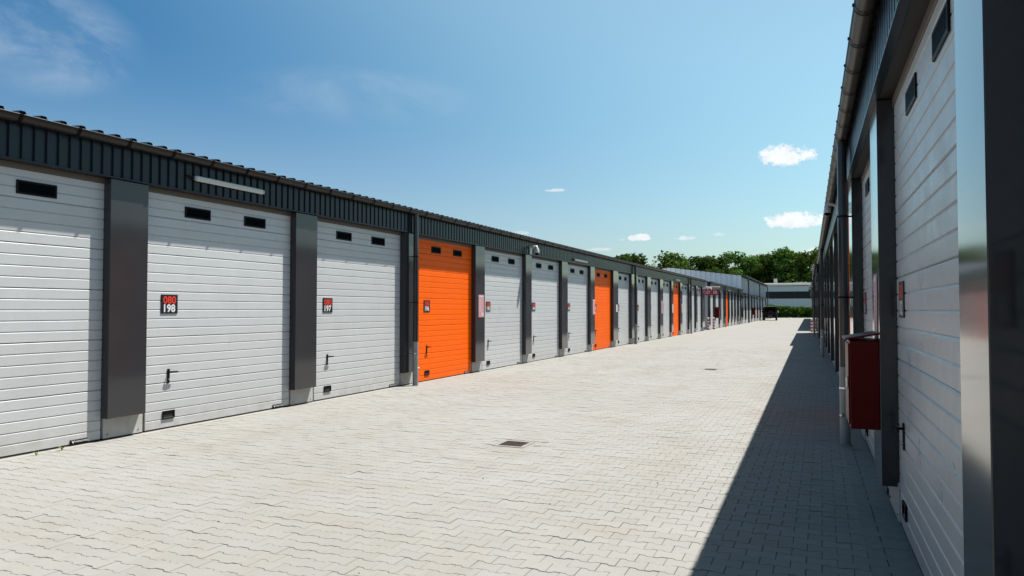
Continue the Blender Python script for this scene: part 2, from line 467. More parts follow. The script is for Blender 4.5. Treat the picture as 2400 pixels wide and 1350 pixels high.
# ------------------------------------------------------------------ garage rows
ZS = [0.022, .677, 1.344, 2.005, 2.545, 3.084, 3.47]       # section joints
NR = [5, 5, 5, 4, 4, 3]
_sec = {}
def section_mesh(w, k, orange, gap_ends=.0):
    key = (round(w, 3), k, orange)
    if key in _sec: return _sec[key]
    z0, z1, n = ZS[k], ZS[k+1], NR[k]
    m = 'door_orange' if orange else 'door_white'
    mb = MB(); p = (z1-z0)/n; dep, tc, bc = .010, .016, .005
    prof = [(.03, z0+.002)]
    for i in range(n):
        a, b = z0+i*p, z0+(i+1)*p
        if i == 0: prof += [(.010, z0+.002), (0, z0+.002+bc)]
        else: prof += [(dep, a), (0, a+bc)]
        prof += [(0, b-tc)]
        if i == n-1: prof += [(dep, b-.002), (.03, b-.002)]
        else: prof += [(dep, b-.001)]
    mb.xsec(prof, -w/2, w/2, m, caps=False)
    mb.poly([(-w/2, q[0], q[1]) for q in prof], m); mb.poly([(w/2, q[0], q[1]) for q in prof], m)
    _sec[key] = mb.mesh('door_section', False); return _sec[key]
_cache = {}
def cached(key, fn, name):
    if key not in _cache:
        mb = MB(); fn(mb); _cache[key] = mb.mesh(name)
    return _cache[key]
def win_fn(mb):
    mb.box(-.25, .25, -.014, .004, -.083, .083, 'plastic_black', .004)
    mb.poly([(-.222, -.0155, -.058), (.222, -.0155, -.058), (.222, -.0155, .058), (-.222, -.0155, .058)], 'pane')
def handle_fn(mb):
    mb.box(-.022, .022, -.014, .0, -.11, .10, 'plastic_black', .006)
    mb.tube([(0, -.012, .055), (0, -.06, .055)], .010, 'plastic_black', 10)
    mb.tube([(0, -.056, .055), (.055, -.062, .056), (.125, -.056, .052)], [.011, .010, .009], 'plastic_black', 10)
    mb.tube([(0, -.012, -.055), (0, -.026, -.055)], .013, 'chrome', 10)
def vent_fn(mb):
    for a in ((-.105, .105, -.058, -.045), (-.105, .105, .045, .058), (-.105, -.092, -.045, .045), (.092, .105, -.045, .045)):
        mb.box(a[0], a[1], -.016, .004, a[2], a[3], 'plastic_black')
    mb.poly([(-.092, -.003, -.045), (.092, -.003, -.045), (.092, -.003, .045), (-.092, -.003, .045)], 'pit_shade')  # flat black sheet standing for the shaded vent recess
    mb.poly([(-.092, -.014, -.0449), (.092, -.014, -.0449), (.092, -.0031, -.036), (-.092, -.0031, -.036)], 'plastic_black')
def logo_fn(mb):
    mb.box(-.12, .12, -.014, .002, -.026, .026, 'plastic_black', .004)
    mb.poly([(-.105, -.0155, .015), (-.062, -.0155, .015), (-.076, -.0155, -.015), (-.091, -.0155, -.015)], 'sign_white')
    mb.poly([(-.094, -.0162, .015), (-.073, -.0162, .015), (-.0835, -.0162, .002)], 'plastic_black')
    put_text(mb, 'WISNIOWSKI', .030, .030, -.0155, 0, 'sign_white', .0006)
def sign_mesh(num):
    def fn(mb):
        mb.box(-.148, .148, -.010, .0, -.140, .140, 'sign_dark', .003)
        put_text(mb, '080', .152, 0, -.0115, .060, 'sign_red', .0035, .98)
        put_text(mb, num, .152, 0, -.0115, -.062, 'sign_white', .005, .98)
    return cached(('sign', num), fn, 'number_sign')

def add_door(parent, x0, x1, num=None, orange=False, detail=2, label=None, flip=False):
    """sectional garage door in the wall plane y = 0, outward is -y"""
    w = x1-x0; xc = (x0+x1)/2
    fr = MB()
    fr.box(x0-.03, x1+.03, .034, .06, .0, 3.50, 'joint_dark')
    fr.box(x0, x1, .004, .033, .0, .022, 'rubber')
    d = fr.build('garage_door', parent, label=label)
    for k in range(6):
        link('door_section', section_mesh(w-.012, k, orange), d, (xc, 0, 0))
    ww = min(1.0, w/3.0)
    for sx in (-.61, .61):
        o = link('window', cached('win', win_fn, 'window'), d, (xc+sx*ww, 0, 3.212)); o.scale = (ww, 1, 1)
    if detail:
        if num: link('number_sign', sign_mesh(num), d, (x0+.39, 0, 1.822))
        link('handle', cached('handle', handle_fn, 'handle'), d, (x0+.39, 0, .775))
        link('vent', cached('vent', vent_fn, 'vent'), d, (x0+.40, 0, .208))
        link('maker_plate', cached('logo', logo_fn, 'maker_plate'), d, (x1-.31, 0, .052))
    return d

PRO, FAS, GUT = .13, .165, .26       # column, fascia and gutter-centre distances in front of the doors
def add_column(parent, a, b, bottom=.295, top=3.488):
    mb = MB(); mb.box(a, b, -PRO, .03, bottom, top, 'anthracite', .004)
    c = mb.build('column', parent)
    pl = MB(); pl.box(a+.03, b+.05, -.012, .05, .022, bottom+.04, 'plinth', .003); pl.box(a+.032, b+.048, .0, .05, .0, .022, 'rubber')
    for sx in (a+.09, b-.02): pl.tube([(sx, -.0125, .07), (sx, -.018, .07)], .008, 'iron', 8)
    pl.build('plinth', parent)
    return c

def add_fascia(parent, xa, xb, z0=3.505, z1=3.99):
    mb = MB(); per, face, ch, dep = .15, .098, .007, .026
    x = xa; P = []
    while x < xb-per:
        P += [(x, -FAS), (x+face, -FAS), (x+face+ch, -FAS+dep), (x+per-ch, -FAS+dep)]; x += per
    P += [(x, -FAS), (xb, -FAS)]
    n = len(P); v = [(p[0], p[1], z0) for p in P]+[(p[0], p[1], z1) for p in P]
    mb.faces(v, [(i, i+1, n+i+1, n+i) for i in range(n-1)], 'fascia_slate')
    f = mb.build('fascia', parent)
    t = MB()
    t.box(xa, xb, -FAS-.012, -FAS+.05, z0-.012, z0-.001, 'fascia_slate')
    t.box(xa, xb, -FAS-.012, -FAS-.009, z0-.001, z0+.008, 'fascia_slate')
    t.build('flashing', parent)
    so = MB(); so.box(xa, xb, -FAS+.052, .10, z0-.006, z0+.004, 'soffit')
    so.box(xa, xb, -.012, .05, z0-.085, z0-.008, 'lintel', .003)
    so.build('soffit', parent)
    bk = MB(); bk.box(xa, xb, -FAS+.06, .10, z0+.006, z1+.02, 'fascia_slate'); bk.build('lintel_beam', parent)
    return f

def bracket_fn(mb):
    r = .086
    pts = [(-GUTO-r*math.cos(t), GZ-r*math.sin(t)) for t in [math.pi*k/10 for k in range(11)]]
    w = .019
    for i in range(10):
        (y0, z0), (y1, z1) = pts[i], pts[i+1]
        mb.faces([(-w, y0, z0), (w, y0, z0), (w, y1, z1), (-w, y1, z1)], [(0, 1, 2, 3)], 'black_metal')
    mb.box(-w, w, -GUTO+r-.002, -FAS+.02, GZ-.03, GZ+.012, 'black_metal')
    mb.box(-w, w, -GUTO-r-.006, -GUTO-r+.004, GZ-.004, GZ+.010, 'black_metal')
GUTO, GZ = .255, 3.995
def add_gutter(parent, xa, xb, step=.72, phase=.3):
    r = .075; mb = MB(); prof = []
    for k in range(13):
        t = math.pi*k/12; prof.append((-GUTO-r*math.cos(t), GZ-r*math.sin(t)))
    inner = [(-GUTO+(q[0]+GUTO)*.93, GZ+(q[1]-GZ)*.93) for q in prof][::-1]
    mb.xsec(prof+inner, xa, xb, 'gutter_metal', closed=True, caps=True)
    mb.tube([(xa, -GUTO-r, GZ+.004), (xb, -GUTO-r, GZ+.004)], .009, 'gutter_metal', 8)
    for i in range(len(mb.f)): mb.smooth.add(i)
    g = mb.build('gutter', parent)
    x = xa+phase; bm_ = cached('bracket', bracket_fn, 'bracket')
    while x < xb:
        link('bracket', bm_, g, (x, 0, 0)); x += step
    return g
def add_roof(parent, xa, xb, depth=9., slope=.07, z=4.025, per=.25):
    mb = MB(); P = []; x = xa
    y0, y1 = -GUTO+.015, depth
    while x < xb-per:
        P += [(x, 0), (x+per-.10, 0), (x+per-.08, .042), (x+per-.02, .042)]; x += per
    P += [(x, 0), (xb, 0)]
    n = len(P)
    v = [(p[0], y0, z+p[1]) for p in P]+[(p[0], y1, z+p[1]+slope*(y1-y0)) for p in P]
    mb.faces(v, [(i, i+1, n+i+1, n+i) for i in range(n-1)], 'roof_metal')
    u = [(p[0], y0+.002, z-.004+p[1]) for p in P]
    # black faces across the eave rib ends paint in the hollow ribs' shade
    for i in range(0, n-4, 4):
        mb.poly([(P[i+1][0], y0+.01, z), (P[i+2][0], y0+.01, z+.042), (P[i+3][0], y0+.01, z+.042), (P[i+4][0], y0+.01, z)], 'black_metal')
    return mb.build('roof', parent, False)
def add_walls(parent, xa, xb, depth=9., h=3.98, m='wall_grey', h2=None):
    mb = MB(); h2 = h2 or h+.07*depth*.9
    T = .12
    for (x0, x1) in ((xa, xa+T), (xb-T, xb)):
        v = [(x0, .065, 0), (x1, .065, 0), (x1, depth, 0), (x0, depth, 0), (x0, .065, h), (x1, .065, h), (x1, depth, h2), (x0, depth, h2)]
        mb.faces(v, [(3, 2, 1, 0), (4, 5, 6, 7), (0, 1, 5, 4), (1, 2, 6, 5), (2, 3, 7, 6), (3, 0, 4, 7)], m)
    mb.box(xa+T, xb-T, depth-T, depth, 0, h2, m)
    return mb.build('wall', parent)
def add_pipe(parent, x, top=3.93, y=-.255, white=True):
    mb = MB()
    mb.tube([(x, -GUTO, top), (x, -GUTO+.004, top-.08), (x, y, top-.2), (x, y, .98)], .058, 'anthracite', 16)
    for z in (2.95, 1.9): mb.tube([(x, y, z-.012), (x, y, z+.012)], .063, 'black_metal', 16); 
    for z in (2.95, 1.9): mb.box(x-.01, x+.01, y+.04, -PRO+.002, z-.010, z+.010, 'black_metal')
    p = mb.build('downpipe', parent)
    lo = MB()
    lo.tube([(x, y, 0), (x, y, 1.0)], .064, 'galvanised', 18)
    lo.tube([(x, y, .72), (x, y, .74)], .068, 'chrome', 18)
    lo.tube([(x, y, .0), (x, y, .012)], .075, 'galvanised', 18)
    lo.box(x-.008, x+.008, y+.05, -.01, .72, .74, 'galvanised')
    lo.tube([(x+.03, y-.02, .38), (x+.075, y-.05, .385)], .026, 'galvanised', 12)
    lo.tube([(x+.075, y-.05, .385), (x+.083, y-.056, .386)], .018, 'chrome', 12)
    lo.build('standpipe', p)
    return p
def add_poster(parent, x, z, w, h, m='poster_pink', lines=True, y=-PRO-.003):
    mb = MB(); mb.box(x-w/2, x+w/2, y-.003, y, z-h/2, z+h/2, m)
    if lines:
        mb.poly([(x-w*.42, y-.0045, z+h*.40), (x+w*.42, y-.0045, z+h*.40), (x+w*.42, y-.0045, z+h*.46), (x-w*.42, y-.0045, z+h*.46)], 'poster_white')
        for k in range(9):
            zz = z+h*.30-k*h*.068; ww = w*(.30+.12*((k*7) % 3)/2)
            mb.poly([(x-w*.40, y-.0045, zz), (x-w*.40+ww, y-.0045, zz), (x-w*.40+ww, y-.0045, zz+h*.022), (x-w*.40, y-.0045, zz+h*.022)], 'poster_white')
        mb.poly([(x+w*.08, y-.0045, z-h*.44), (x+w*.40, y-.0045, z-h*.44), (x+w*.40, y-.0045, z-h*.30), (x+w*.08, y-.0045, z-h*.30)], 'poster_white')
    return mb.build('poster', parent)

# --- left rows: local x runs along the alley, -y points into it
DL = 8.82
left = thing('garage_row', 'long row of white and orange garage doors on the sunny left side of the yard', 'garages', (-DL, 0, 0), R(90))
pill = [(-1.0, -.35), (3.05, 3.70), (6.76, 7.42), (10.46, 11.13), (14.17, 14.97), (17.82, 18.48), (21.47, 22.05), (24.98, 25.69), (28.53, 29.19),
        (32.05, 32.95), (35.45, 36.98), (39.04, 39.95), (42.38, 43.3), (45.86, 46.5), (48.95, 49.75), (52.46, 53.3), (55.5, 56.2), (58.6, 60.0)]
nums = [None, '199', '198', '197', '196', '195', '194', '193', '192', '191', '190', '189', '188', '187', '186', '185', '184']
orange = {'196', '192', '187'}
for i, (a, b) in enumerate(pill):
    add_column(left, a-.015, b-.085 if i not in (4, 10) else b-.30)
    if i in (4, 10):      # wide pier beside a downpipe: cladding stops short, pale wall shows
        w_ = MB(); w_.box(b-.20, b-.03, -.02, .05, .34, 3.43, 'anthracite', .003); w_.build('pier_panel', left)
    if i+1 < len(pill):
        n_ = nums[i]
        lab = None
        if n_: lab = ('orange' if n_ in orange else 'pale grey')+' sectional garage door with number sign 080 '+n_
        add_door(left, b+.01, pill[i+1][0]-.01, n_, n_ in orange, 2, lab)
add_fascia(left, -1.2, 60.1); add_gutter(left, -1.2, 60.1, phase=.15); add_roof(left, -1.2, 60.1); add_walls(left, -1.2, 60.1)
for x in (14.42, 35.75, 52.4): add_pipe(left, x)
add_poster(left, 18.15, 1.83, .34, .62); add_poster(left, 28.95, 1.83, .34, .62); add_poster(left, 32.6, 1.78, .26, .34, 'poster_white', False)
add_poster(left, 42.85, 1.85, .34, .75); add_poster(left, 46.2, 1.78, .30, .55, 'poster_white', False); add_poster(left, 49.5, 1.80, .3, .6)

row2 = thing('garage_row', 'second row of garages beyond the gap with the red sign, one orange door', 'garages', (-DL, 0, 0), R(90))
p2 = [(62.9, 63.2), (65.6, 66.6), (69.3, 70.4), (72.8, 73.8), (76.4, 77.2), (79.3, 80.2), (82.2, 83.1), (85.1, 86.0), (88.4, 89.6)]
for i, (a, b) in enumerate(p2):
    add_column(row2, a, b-.08, .36)
    if i+1 < len(p2):
        og = i == 3
        add_door(row2, b+.01, p2[i+1][0]-.01, None, og, 0, 'orange sectional garage door' if og else None)
add_fascia(row2, 62.9, 89.7); add_gutter(row2, 62.9, 89.7, 1.4); add_roof(row2, 62.9, 89.7, depth=9); add_walls(row2, 62.9, 89.7)
for x in (72.4, 84.6): add_pipe(row2, x)

# tall hall with ribbed gable
hall = thing('hall', 'taller grey hall with ribbed metal gable end beyond the garages', 'building', (-DL, 0, 0), R(90))
HZ, HA, HX0, HX1 = 5.72, 6.85, 90.0, 131.0
g = MB(); per = .6; x = 0.; P = []
def gz(d): return HZ+(HA-HZ)*(1-abs(d-8.5)/8.5)
while x < 17:
    e = min(x+per, 17)
    for (d0, d1, o0, o1) in ((x, x+per*.55, 0, 0), (x+per*.55, x+per*.65, 0, .14), (x+per*.65, x+per*.9, .14, .14), (x+per*.9, e, .14, 0)):
        if d0 >= 17: continue
        d1 = min(d1, 17)
        g.poly([(HX0+o0, d0, 0), (HX0+o1, d1, 0), (HX0+o1, d1, gz(d1)), (HX0+o0, d0, gz(d0))], 'clad_light')
    x += per
g.build('gable_wall', hall)
g = MB()
g.box(HX0+.1, HX1, .02, .15, 3.45, HZ-.1, 'clad_grey'); g.box(HX1-.2, HX1, .15, 17, 0, HZ-.1, 'clad_grey'); g.box(HX0+.1, HX1, 16.8, 17, 0, HZ-.1, 'clad_grey')
g.build('wall', hall)
g = MB()
for (ya, za, yb, zb) in ((-.55, HZ-.06, 8.5, HA+.06), (8.5, HA+.06, 17.4, HZ-.06)):
    v = [(HX0-.12, ya, za), (HX1+.6, ya, za), (HX1+.6, yb, zb), (HX0-.12, yb, zb)]
    g.faces(v+[(p[0], p[1], p[2]+.05) for p in v], [(0, 1, 2, 3), (7, 6, 5, 4), (0, 4, 5, 1), (1, 5, 6, 2), (2, 6, 7, 3), (3, 7, 4, 0)], 'roof_metal')
g.build('roof', hall)
hp = [(90.2, 91.2), (94.0, 95.0), (98.0, 99.2), (102.6, 103.8), (107.0, 108.4), (112, 113.2), (117, 118.4), (122.5, 124), (129.4, 131)]
for i, (a, b) in enumerate(hp):
    add_column(hall, a, b-.1, .4)
    if i+1 < len(hp): add_door(hall, b+.01, hp[i+1][0]-.01, None, False, 0)
g = MB(); g.box(HX0+.1, HX1, -.5, .0, 3.46, 3.62, 'fascia_slate'); g.build('canopy', hall)
for x in (92.6, 109.6, 126):
    g = MB(); g.tube([(x, -.5, HZ-.05), (x, -.48, HZ-.25), (x, -.62, HZ-.7), (x, -.62, .05)], .085, 'anthracite', 10); g.build('downpipe', hall)

# --- right rows: local x runs back towards the camera
DR, SR = .662, .0145
def right_row(name, label, s0, s1, pillars, shift=0., nums={}, orange=(), detail=2, pipes=(), h=3.98):
    t = thing(name, label, 'garages', (DR-shift, 0, 0), R(-90)+math.atan(SR))
    for i, (a, b) in enumerate(pillars):      # a < b in metres down the alley
        add_column(t, -b, -a)
        if i+1 < len(pillars):
            n_ = nums.get(i); og = i in orange
            add_door(t, -pillars[i+1][0]+.01, -b-.01, n_, og, detail, ('orange' if og else 'pale grey')+' sectional garage door in the shaded right row' if (n_ or og) else None)
    add_fascia(t, -s1, -s0); add_gutter(t, -s1, -s0, .72, .22); add_roof(t, -s1, -s0); add_walls(t, -s1, -s0)
    for x in pipes: add_pipe(t, -x)
    return t
pr = [(-4.9, -4.2), (-1.1, -.45), (2.757, 3.246), (6.73, 7.44), (10.70, 11.45)]
while pr[-1][0] < 36: pr.append((pr[-1][0]+3.86, pr[-1][0]+3.86+.68))
right = right_row('garage_row', 'shaded garage row close on the right with glossy dark columns', -5, pr[-1][1]+.1, pr, nums={2: '182', 3: '183', 4: '184', 1: '181'}, orange=(4,), pipes=(10.35, 28.7))
R1END = pr[-1][1]+.1
p3 = [(R1END+.1, R1END+.8)]
while p3[-1][0] < 56: p3.append((p3[-1][0]+3.8, p3[-1][0]+4.5))
rowr2 = right_row('garage_row', 'farther shaded garage row on the right, standing slightly forward of the near one', R1END, p3[-1][1]+.1, p3, .16, detail=0, pipes=(50,))
R2END = p3[-1][1]+.1
p4 = [(R2END+5.2, R2END+6)]
while p4[-1][0] < 140: p4.append((p4[-1][0]+5.5, p4[-1][0]+6.4))
rowr3 = right_row('garage_row', 'last garage row on the right beyond the sunlit gap and bollards', R2END+5, p4[-1][1]+.1, p4, .2, detail=0)
# posters on the near right columns
def poster_right(s, z, w, h, m='poster_pink'): return add_poster(right, -s, z, w, h, m)
poster_right(7.02, 1.72, .30, .66); poster_right(11.1, 1.85, .18, .07, 'poster_white')

# ------------------------------------------------------------------ things fixed to the rows
def on_left(x, y, z): return (-DL-y, x, z)
def wall_lamp(loc, rz, label, L=1.42):
    t = thing('wall_lamp', label, 'lamp', loc, rz, 'tube lamps under the eaves')
    m = MB(); m.box(-L/2, L/2, -.066, -.008, -.04, .04, 'lamp_white', .016); m.build('lamp_cover', t)
    m = MB(); m.box(-L/2-.03, -L/2+.01, -.058, -.016, -.032, .032, 'steel_grey', .006); m.box(L/2-.01, L/2+.03, -.058, -.016, -.032, .032, 'steel_grey', .006); m.build('end_cap', t)
    m = MB(); m.box(-L/2+.2, -L/2+.25, -.02, .02, -.02, .02, 'steel_grey'); m.box(L/2-.25, L/2-.2, -.02, .02, -.02, .02, 'steel_grey'); m.build('bracket', t)
    m = MB(); m.tube([(-L/2-.03, -.04, 0), (-L/2-.11, -.04, .012), (-L/2-.15, -.01, .02)], .012, 'plastic_black', 8); m.build('cable', t)
    return t
wall_lamp((-DL+FAS, 8.80, 3.71), R(90), 'white tube lamp under the eave above door 198')
wall_lamp((-DL+FAS, 27.0, 3.62), R(90), 'white tube lamp above the pier left of orange door 192', 1.6)
wall_lamp((-DL+FAS, 47.6, 3.63), R(90), 'small distant tube lamp above the third orange door', 1.5)
wall_lamp((-DL+FAS, 76.0, 3.63), R(90), 'tiny tube lamp on the second row above its orange door', 1.6)
def dome_camera(loc, rz, label, k=1.):
    t = thing('security_camera', label, 'camera', loc, rz, 'white security cameras under the eaves')
    m = MB(); m.box(-.09, .09, -.03, .0, -.16, .12, 'lamp_white', .01); m.build('wall_plate', t)
    m = MB(); m.tube([(0, -.02, .05), (0, -.12, .10), (0, -.24, .10), (0, -.25, .04)], [.035, .04, .045, .05], 'lamp_white', 12); m.build('arm', t)
    m = MB(); m.tube([(0, -.25, .06), (0, -.25, -.02), (0, -.25, -.12)], [.05, .085, .085], 'lamp_white', 16); m.build('housing', t)
    m = MB(); m.ball((0, -.25, -.12), .075, 'pane', 14, 9); m.build('dome', t)
    t.scale = (k, k, k); return t
dome_camera((-DL+FAS, 21.75, 3.66), R(90), 'white dome camera on the left fascia above the pier between 195 and 194', .92)
xr = lambda s, off=0.: DR-SR*s-off
dome_camera((xr(14.7, FAS), 14.7, 3.62), R(-90)+SR, 'white dome camera under the gutter of the near right row', .7)
dome_camera((xr(R2END, FAS+.16), R2END-.6, 3.30), R(-90)+SR, 'small white camera at the far corner of the right row', 1.3)
dome_camera((-DL+.1, 61.7, 3.35), R(60), 'small white camera above the red 07 and 08 signs', 1.3)

def fire_cabinet(loc, rz, label, w=.62, h=.93, d=.33, group='red fire cabinets on the columns'):
    t = thing('fire_cabinet', label, 'cabinet', loc, rz, group)
    m = MB(); m.box(-w/2, w/2, -d, 0, 0, h, 'cabinet_red', .006); m.build('cabinet_body', t)
    m = MB(); v = [(-w/2-.02, -d-.035, h+.004), (w/2+.02, -d-.035, h+.004), (w/2+.02, .0, h+.05), (-w/2-.02, .0, h+.05)]
    m.faces(v+[(p[0], p[1], p[2]+.015) for p in v], [(0, 1, 2, 3), (7, 6, 5, 4), (0, 4, 5, 1), (1, 5, 6, 2), (2, 6, 7, 3), (3, 7, 4, 0)], 'cabinet_red'); m.build('lid', t)
    m = MB(); m.box(-w/2+.03, w/2-.03, -d-.012, -d-.001, .03, h-.03, 'cabinet_red', .004); m.build('door', t)
    m = MB(); m.box(w/2-.09, w/2-.06, -d-.03, -d-.012, h*.45, h*.58, 'chrome', .004); m.build('latch', t)
    return t
fire_cabinet((xr(7.06, PRO), 7.06, .745), R(-90)+SR, 'large dark red cabinet on the nearest column of the right row', .62, .74, .225)
fire_cabinet((-DL+PRO, 66.1, .95), R(90), 'small dark red cabinet on the second left row beside the striped bollards', .6, .95)
fire_cabinet((-DL+PRO, 103.2, .95), R(90), 'dark red cabinet on the grey hall nearer its corner', .8, .95)
fire_cabinet((-DL+PRO, 123.2, .95), R(90), 'dark red cabinet on the grey hall near its far end', .8, .95)

# hanging signs 07 / 08 in the gap
def hang_sign(x, txt, label):
    t = thing('hanging_sign', label, 'sign', (x, 60.9, 3.12), R(18), 'red number signs in the gap')
    m = MB(); m.box(-.25, .25, -.03, .03, -.26, .26, 'signal_red', .006); m.build('sign_board', t)
    m = MB(); put_text(m, txt, .33, 0, -.032, -.03, 'sign_white', .006); m.poly([(-.12, -.032, .15), (.12, -.032, .15), (.12, -.032, .18), (-.12, -.032, .18)], 'sign_white'); m.build('lettering', t)
    m = MB(); m.tube([(-.18, 0, .26), (-.18, 0, .42)], .012, 'steel_grey', 8); m.tube([(.18, 0, .26), (.18, 0, .42)], .012, 'steel_grey', 8)
    m.tube([(-.3, 0, .42), (.3, 0, .42)], .02, 'steel_grey', 8); m.build('hanger', t)
hang_sign(-8.55, '07', 'red hanging sign with number 07 at the end of the left row')
hang_sign(-8.02, '08', 'red hanging sign with number 08 right of the 07 sign')
arm = thing('sign_arm', 'grey horizontal arm carrying the red 07 and 08 signs', 'bracket', (-8.9, 60.9, 3.54), R(18))
m = MB(); m.tube([(-.4, 0, 0), (1.3, .0, 0)], .03, 'steel_grey', 8); m.box(-.45, -.35, -.9, .06, -.06, .06, 'steel_grey'); m.build('arm', arm)

def bollard(x, y, label, h=1.0):
    t = thing('bollard', label, 'bollard', (x, y, 0), 0, 'red and white striped bollards')
    n = 8
    for k in range(n):
        m = MB(); m.tube([(0, 0, h*k/n), (0, 0, h*(k+1)/n)], .075, 'signal_white' if k % 2 else 'signal_red', 14); m.build('band', t)
    m = MB(); m.ball((0, 0, h), .074, 'signal_white', 14, 8, .5); m.build('cap', t)
bollard(-.75, R2END+1.3, 'striped bollard in the sunlit gap, left one of the right pair')
bollard(-.50, R2END+1.9, 'striped bollard in the sunlit gap, nearer the right wall')
bollard(-8.75, 62.2, 'striped bollard at the corner below the 07 sign')
bollard(-8.55, 64.0, 'striped bollard in front of the second left row')

# ------------------------------------------------------------------ drains in the yard
def drain(x, y, label):
    t = thing('drain_grate', label, 'drain', (x, y, 0), 0, 'square drains in the paving')
    m = MB(); W = .155
    for a in ((-W, W, -W, -W+.025), (-W, W, W-.025, W), (-W, -W+.025, -W+.025, W-.025), (W-.025, W, -W+.025, W-.025)):
        m.box(a[0], a[1], a[2], a[3], -.02, .003, 'iron')
    m.build('frame', t)
    for k in range(7):
        b_ = MB(); q = -W+.025+(k+.5)*(2*W-.05)/7; b_.box(q-.011, q+.011, -W+.026, W-.026, -.018, .001, 'iron'); b_.build('bar', t)
    m = MB(); m.poly([(-W, -W, -.005), (W, -W, -.005), (W, W, -.005), (-W, W, -.005)], 'pit_shade'); m.build('pit_shade', t)  # black sheet just under the bars, painted shade instead of a deep hole
    m = MB(); f = .21
    for a in ((-f, f, -f, -W-.003), (-f, f, W+.003, f), (-f, -W-.003, -W-.003, W+.003), (W+.003, f, -W-.003, W+.003)):
        m.box(a[0], a[1], a[2], a[3], -.02, .001, 'paving_sheet')
    m.poly([(-.42, -.38, -.006), (.42, -.38, -.006), (.42, .38, -.006), (-.42, .38, -.006)], 'paving_sheet')
    m.build('concrete_collar', t)
drain(*grates[0], 'rusty square drain grate in the middle of the yard')
drain(*grates[1], 'distant drain grate farther up the yard')

# weeds and litter
def weed(x, y, label, n=9):
    t = thing('weed', label, 'weed', (x, y, 0)); m = MB()
    for k in range(n):
        a = random.uniform(0, 6.28); L = random.uniform(.03, .075); w_ = .008
        d = Vector((math.cos(a), math.sin(a), 0)); s_ = Vector((-d.y, d.x, 0))*w_
        p0 = Vector((0, 0, 0)); p1 = d*L*.5+Vector((0, 0, L*.7)); p2 = d*L*1.1+Vector((0, 0, L*.55))
        m.poly([p0-s_*.4, p0+s_*.4, p1+s_, p1-s_], 'weed_green'); m.poly([p1-s_, p1+s_, p2], 'weed_green')
    m.build('leaves', t, False)
weed(-8.68, 6.12, 'small green weed at the foot of the door left of column 198'); weed(-8.68, 5.8, 'tiny weed sprouting beside the leftmost door', 5)
m = MB(); rp = random.Random(5)
for k in range(90):
    y = rp.uniform(4, 24); x = rp.uniform(-8.4, -.2); q = rp.uniform(.003, .009)
    m.ball((x, y, q*.4), q, 'pebble', 6, 4, .6)
m.build('litter', kind='stuff', label='specks of leaf and grit scattered on the paving')

# ------------------------------------------------------------------ far end: car, hedge, building, trees
def make_car(loc, rz):
    t = thing('off_road_car', 'dark boxy off-road car seen from behind at the far end', 'car', loc, rz)
    W = .93
    b = MB()
    # lower body and upper cabin, rear at y = 0, front at +y
    b.box(-W, W, 0, 4.1, .55, 1.12, 'car_paint', .06)
    prof = [(-.86, 1.12), (-.80, 1.86), (-.70, 1.93), (.70, 1.93), (.80, 1.86), (.86, 1.12)]
    n = len(prof); v = [(p[0], .03, p[1]) for p in prof]+[(p[0], 2.75, p[1]-.03) for p in prof]
    b.faces(v, [(i, (i+1) % n, n+(i+1) % n, n+i) for i in range(n)]+[tuple(range(n))[::-1], tuple(range(n, 2*n))], 'car_paint')
    b.build('body', t)
    b = MB(); b.box(-.72, .72, .2, 2.5, 1.95, 1.975, 'lamp_white', .01); b.build('roof', t)
    b = MB(); b.poly([(-.70, .022, 1.24), (.70, .022, 1.24), (.66, .022, 1.80), (-.66, .022, 1.80)], 'pane'); b.build('rear_window', t)
    for sx in (-1, 1):
        b = MB(); b.poly([(sx*.862, .35, 1.2), (sx*.862, 2.4, 1.2), (sx*.808, 2.3, 1.8), (sx*.808, .4, 1.8)], 'pane'); b.build('side_window', t)
        b = MB(); b.box(min(sx*.78, sx*.92), max(sx*.78, sx*.92), -.03, .0, .78, 1.02, 'tail_red', .01); b.build('tail_light', t)
        b = MB(); b.box(min(sx*.98, sx*1.16), max(sx*.98, sx*1.16), 2.6, 2.72, 1.12, 1.36, 'car_paint' if sx < 0 else 'chrome', .02); b.tube([(sx*.88, 2.66, 1.14), (sx*1.0, 2.66, 1.2)], .02, 'car_paint', 8); b.build('mirror', t)
        for y in (.72, 3.25):
            b = MB(); b.tube([(sx*.70, y, .39), (sx*.96, y, .39)], .39, 'tyre', 24); w_ = b.build('wheel', t)
            b = MB(); b.tube([(sx*.955, y, .39), (sx*.965, y, .39)], .22, 'steel_grey', 18); b.build('rim', w_)
        b = MB(); b.box(min(sx*.70, sx*1.0), max(sx*.70, sx*1.0), .3, 1.2, .80, .90, 'plastic_black', .03); b.build('wheel_arch', t)
    b = MB(); b.box(-.9, .9, -.14, .0, .48, .66, 'plastic_black', .03); b.build('bumper', t)
    b = MB(); b.tube([(.1, -.22, 1.05), (.1, -.02, 1.05)], .34, 'tyre', 24); sp = b.build('spare_wheel', t)
    b = MB(); b.tube([(.1, -.228, 1.05), (.1, -.222, 1.05)], .22, 'car_paint', 20); b.build('wheel_cover', sp)
    b = MB(); b.box(-.26, .26, -.155, -.141, .53, .64, 'plate', .004); b.build('number_plate', t)
    b = MB(); b.box(-.6, .6, .3, 3.6, .42, .56, 'plastic_black'); b.box(-.75, .75, .66, .78, .34, .44, 'plastic_black'); b.ball((0.05, .7, .40), .14, 'plastic_black', 10, 6); b.build('chassis', t)
    return t
make_car((-7.25, 116.0, 0), R(3)).scale = (1.08, 1.08, 1.08)

